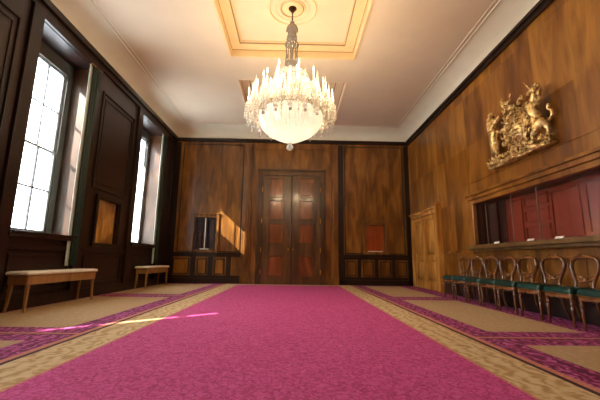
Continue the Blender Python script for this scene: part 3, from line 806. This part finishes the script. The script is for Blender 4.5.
# unicorn (right)
uni = new_skin('unicorn', [
    [(.66, 3.36, .15, .12), (.62, 3.48, .17, .10), (.57, 3.60, .18, .115), (.53, 3.72, .19, .12), (.56, 3.84, .19, .085), (.61, 3.94, .20, .068), (.64, 4.03, .21, .06), (.58, 4.04, .23, .05), (.50, 4.00, .24, .032), (.46, 3.985, .24, .03)],
    [('j', 3), (.43, 3.80, .20, .05), (.36, 3.89, .20, .032), (.28, 3.85, .19, .030), (.26, 3.80, .19, .035)],
    [('j', 2), (.45, 3.60, .15, .045), (.37, 3.66, .15, .03), (.31, 3.58, .15, .034)],
    [('j', 0), (.64, 3.24, .21, .075), (.55, 3.16, .22, .042), (.58, 3.07, .21, .028), (.52, 3.02, .21, .036)],
    [('j', 0), (.78, 3.30, .12, .075), (.83, 3.20, .12, .04), (.80, 3.10, .12, .03), (.84, 3.03, .13, .036)],
    [('j', 0), (.74, 3.42, .08, .034), (.80, 3.38, .07, .028), (.86, 3.46, .07, .028), (.82, 3.56, .07, .03), (.75, 3.60, .08, .028), (.78, 3.70, .08, .036)]])
mb = MB(); mb.tube([W(.56, 4.07, .24), W(.50, 4.17, .25), W(.43, 4.28, .26)], [.022, .015, .003], 8)
mb.build('horn', M['gold'], A, loc=L)
mb = MB()
for k in range(26):
    t_ = k/25; mb.ball(W(.70-.06*t_+random.uniform(-.03, .05), 4.06-.36*t_, .19+random.uniform(-.02, .05)), random.uniform(.022, .036), 6, (1, 1, 1.5))
mb.build('mane', M['gold'], A, loc=L)
for s_ in (.60, .66):
    mb = MB(); mb.ball(W(s_, 4.10, .22), .022, 6, (1, .7, 1.9)); mb.build('ear', M['gold'], A, loc=L)
W = W0
# shield with its quarters inside a garter
mb = MB()
def disc(cu, cz, ru, rz, d0, d1, n=32, dome=.0):
    R0 = [W(cu+ru*math.cos(2*PI*i/n), cz+rz*math.sin(2*PI*i/n), d0) for i in range(n)]
    R1 = [W(cu+ru*.97*math.cos(2*PI*i/n), cz+rz*.97*math.sin(2*PI*i/n), d1) for i in range(n)]
    R2 = [W(cu+ru*.5*math.cos(2*PI*i/n), cz+rz*.5*math.sin(2*PI*i/n), d1+dome) for i in range(n)]
    R3 = [W(cu+ru*.03*math.cos(2*PI*i/n), cz+rz*.03*math.sin(2*PI*i/n), d1+dome*1.25) for i in range(n)]
    mb.loft([R0, R1, R2, R3])
disc(0, 3.52, .27, .33, 0, .12, dome=.06)
mb.tube([W(0, 3.22, .20), W(0, 3.82, .20)], .012, 6); mb.tube([W(-.25, 3.54, .17), W(0, 3.54, .21), W(.25, 3.54, .17)], .012, 6)
for (cu, cz) in ((-.12, 3.66), (.12, 3.38)):              # lions passant, three to a quarter
    for j in (-1, 0, 1):
        z = cz+j*.075
        mb.tube([W(cu-.07, z, .19), W(cu-.02, z+.01, .205), W(cu+.05, z, .20)], [.016, .018, .014], 6)
        mb.ball(W(cu-.08, z+.018, .2), .018, 6)
        for q in (-.06, -.03, .02, .05): mb.tube([W(cu+q, z-.005, .20), W(cu+q-.01, z-.03, .20)], .006, 5)
mb.tube([W(.12, 3.58, .19), W(.10, 3.66, .2), W(.13, 3.73, .2), W(.09, 3.76, .2)], [.014, .022, .022, .012], 6)     # lion rampant
for q in ((.06, 3.70), (.19, 3.66), (.07, 3.62), (.18, 3.60)): mb.tube([W(.115, 3.67, .2), W(q[0], q[1], .2)], .010, 5)
for k in range(7):                                        # harp
    mb.tube([W(-.17+.014*k, 3.30, .19), W(-.17+.014*k, 3.44-.01*k, .19)], .0035, 4)
mb.tube([W(-.18, 3.47, .19), W(-.19, 3.36, .19), W(-.14, 3.29, .19), (W(-.08, 3.38, .19)), W(-.12, 3.43, .19), W(-.18, 3.46, .19)], .011, 6)
mb.build('shield', M['gold'], A, loc=L)
mb = MB()
for rr_, w in ((1.0, .028), (1.14, .016)):
    mb.tube([W(.30*rr_*math.cos(2*PI*i/40), 3.52+.36*rr_*math.sin(2*PI*i/40), .13) for i in range(40)], w, 8, closed=True, up=(1, 0, 0))
for i in range(28):
    a = 2*PI*i/28; mb.ball(W(.32*math.cos(a), 3.52+.385*math.sin(a), .15), .016, 5)
mb.tube([W(.03, 3.16, .16), W(.05, 3.06, .17), W(.0, 3.0, .18)], [.035, .03, .02], 6)
mb.build('garter', M['gold'], A, loc=L)
def W(u, z, d): return W0(u-.12-.10*max(0, min(1, (z-4.0)/.1)), 3.9+(z-3.9)*.88, d*.8)
# crown and little crowned lion crest
mb = MB(); cz = 3.94
for i in range(24): mb.ball(W(.155*math.cos(2*PI*i/24), cz-.01, .16+.10*math.sin(2*PI*i/24)), .018, 6)
mb.tube([W(.15*math.cos(2*PI*i/24), cz+.02, .16+.10*math.sin(2*PI*i/24)) for i in range(24)], .02, 6, closed=True)
for k in range(4):
    a = PI*k/4
    mb.tube([W(.15*math.cos(a)*math.cos(PI*j/10)*1.1, cz+.03+.13*math.sin(PI*j/10), .16+.10*math.sin(a)*math.cos(PI*j/10)) for j in range(11)], .012, 6)
for k in range(8):
    a = PI*k/4; mb.ball(W(.16*math.cos(a), cz+.07, .16+.1*math.sin(a)), .022, 6, (1, 1, 1.5))
mb.ball(W(0, cz+.18, .16), .028, 8)
mb.build('crown', M['gold'], A, loc=L)
new_skin('crest_lion', [
    [(.08, 4.17, .16, .035), (.02, 4.18, .16, .035), (-.05, 4.19, .17, .042), (-.09, 4.25, .18, .04), (-.10, 4.29, .18, .036), (-.135, 4.28, .19, .022)],
    [('j', 2), (-.06, 4.13, .19, .018), (-.07, 4.09, .19, .018)],
    [('j', 0), (.09, 4.12, .18, .02), (.08, 4.08, .18, .018)],
    [('j', 0), (.13, 4.22, .14, .012), (.11, 4.31, .13, .012), (.15, 4.36, .13, .018)]])
mb = MB()
for k in range(5):
    mb.tube([W(-.10+.02*(k-2), 4.31, .18), W(-.10+.03*(k-2), 4.36+.03*(k == 2), .18)], [.009, .005], 5)
mb.tube([W(-.10, 4.36, .18), W(-.11, 4.45, .18)], [.012, .003], 6)
mb.build('crest_crown', M['gold'], A, loc=L)
W = W0
# helmet mantling scrolls
for s_ in (-1, 1):
    for (u, z, r0, ph) in ((.20, 3.98, .10, .3), (.36, 3.82, .08, 1.2), (.28, 4.06, .06, 2.2), (.41, 3.50, .08, 2.0), (.40, 3.32, .07, .5), (.24, 3.14, .08, 1.0)):
        mb = MB(); mb.tube([W(s_*(u+(r0*(1-j/14))*math.cos(ph+j*.5)), z+(r0*(1-j/14))*math.sin(ph+j*.5), .10+.004*j) for j in range(12)], [.030-.0016*j for j in range(12)], 6, up=(1, 0, 0))
        mb.build('mantling_scroll', M['gold'], A, loc=L)
# compartment: ribbon with rocks, leaves and flowers
mb = MB(); n = 40
top = []
rings = []
for i in range(n+1):
    t_ = i/n; u = -.95+1.83*t_; z = 2.99+.035*math.sin(t_*4*PI); d = .14+.03*math.sin(t_*6*PI)
    rings.append([W(u, z-.045, d), W(u, z+.045, d+.02), W(u, z+.045, d+.045), W(u, z-.045, d+.025)])
mb.loft(rings)
mb.build('ribbon', M['gold'], A, loc=L)
mb = MB()
mb.box(XW-.02, XW-.16, YC-.86, YC+.95, 2.925, 2.965)
for i in range(90):
    u = random.uniform(-.92, .84); z = 3.03+random.uniform(-.03, .07)+.05*abs(u)*0; 
    mb.ball(W(u, z, random.uniform(.03, .2)), random.uniform(.022, .05), 6, (1, random.uniform(.8, 1.5), random.uniform(.5, 1)))
for i in range(26):
    u = -.90+1.70*i/25; s = 1 if i % 2 else -1
    mb.tube([W(u, 3.0, .12), W(u+.03*s, 3.07, .18), W(u+.08*s, 3.10+.02*(i % 3), .2)], [.014, .02, .004], 6)
mb.build('rocky_base', M['gold'], A, loc=L)

# ------------------------------------------------------------------ daylight
wd = bpy.data.worlds.new('world'); bpy.context.scene.world = wd; wd.use_nodes = True
bg = wd.node_tree.nodes['Background']; bg.inputs[0].default_value = (.86, .93, 1.0, 1); bg.inputs[1].default_value = 15.0
az = Vector((1.25, 1.0, 0)).normalized(); el = math.atan(.683)
sdir = Vector((az.x*math.cos(el), az.y*math.cos(el), -math.sin(el)))
s = lamp('sun', 'SUN', (-20, -10, 20), 24, (1, .93, .82), angle=.009)
s.rotation_euler = sdir.to_track_quat('-Z', 'Y').to_euler()
for k, (a, b) in enumerate(WIN):
    l = bpy.data.lights.new('window_portal', 'AREA'); l.shape = 'RECTANGLE'; l.size = b-a; l.size_y = WZ1-WZ0
    l.cycles.is_portal = True
    o = bpy.data.objects.new('window_portal', l); C.objects.link(o)
    o.location = (XL-.60, (a+b)/2, (WZ0+WZ1)/2)
    o.rotation_euler = Vector((1, 0, 0)).to_track_quat('-Z', 'Z').to_euler()
    l.size, l.size_y = b-a, WZ1-WZ0

# ------------------------------------------------------------------ camera
f, pi_, ya, ro = 336.82, .1763, -.0178, .0136
F = Vector((-math.sin(ya)*math.cos(pi_), math.cos(ya)*math.cos(pi_), math.sin(pi_)))
R = Vector((math.cos(ya), math.sin(ya), 0)); U = R.cross(F)
R, U = R*math.cos(ro)+U*math.sin(ro), -R*math.sin(ro)+U*math.cos(ro)
cam = bpy.data.cameras.new('camera'); cam.sensor_width = 36; cam.lens = f/600*36; cam.clip_start = .05
co = bpy.data.objects.new('camera', cam); C.objects.link(co)
co.matrix_world = Matrix(((R.x, U.x, -F.x, 0), (R.y, U.y, -F.y, 0), (R.z, U.z, -F.z, .9), (0, 0, 0, 1)))
sc = bpy.context.scene; sc.camera = co
sc.view_settings.view_transform = 'Standard'; sc.view_settings.look = 'None'; sc.view_settings.gamma = 1
sc.view_settings.use_curve_mapping = False; sc.view_settings.exposure = 0.0
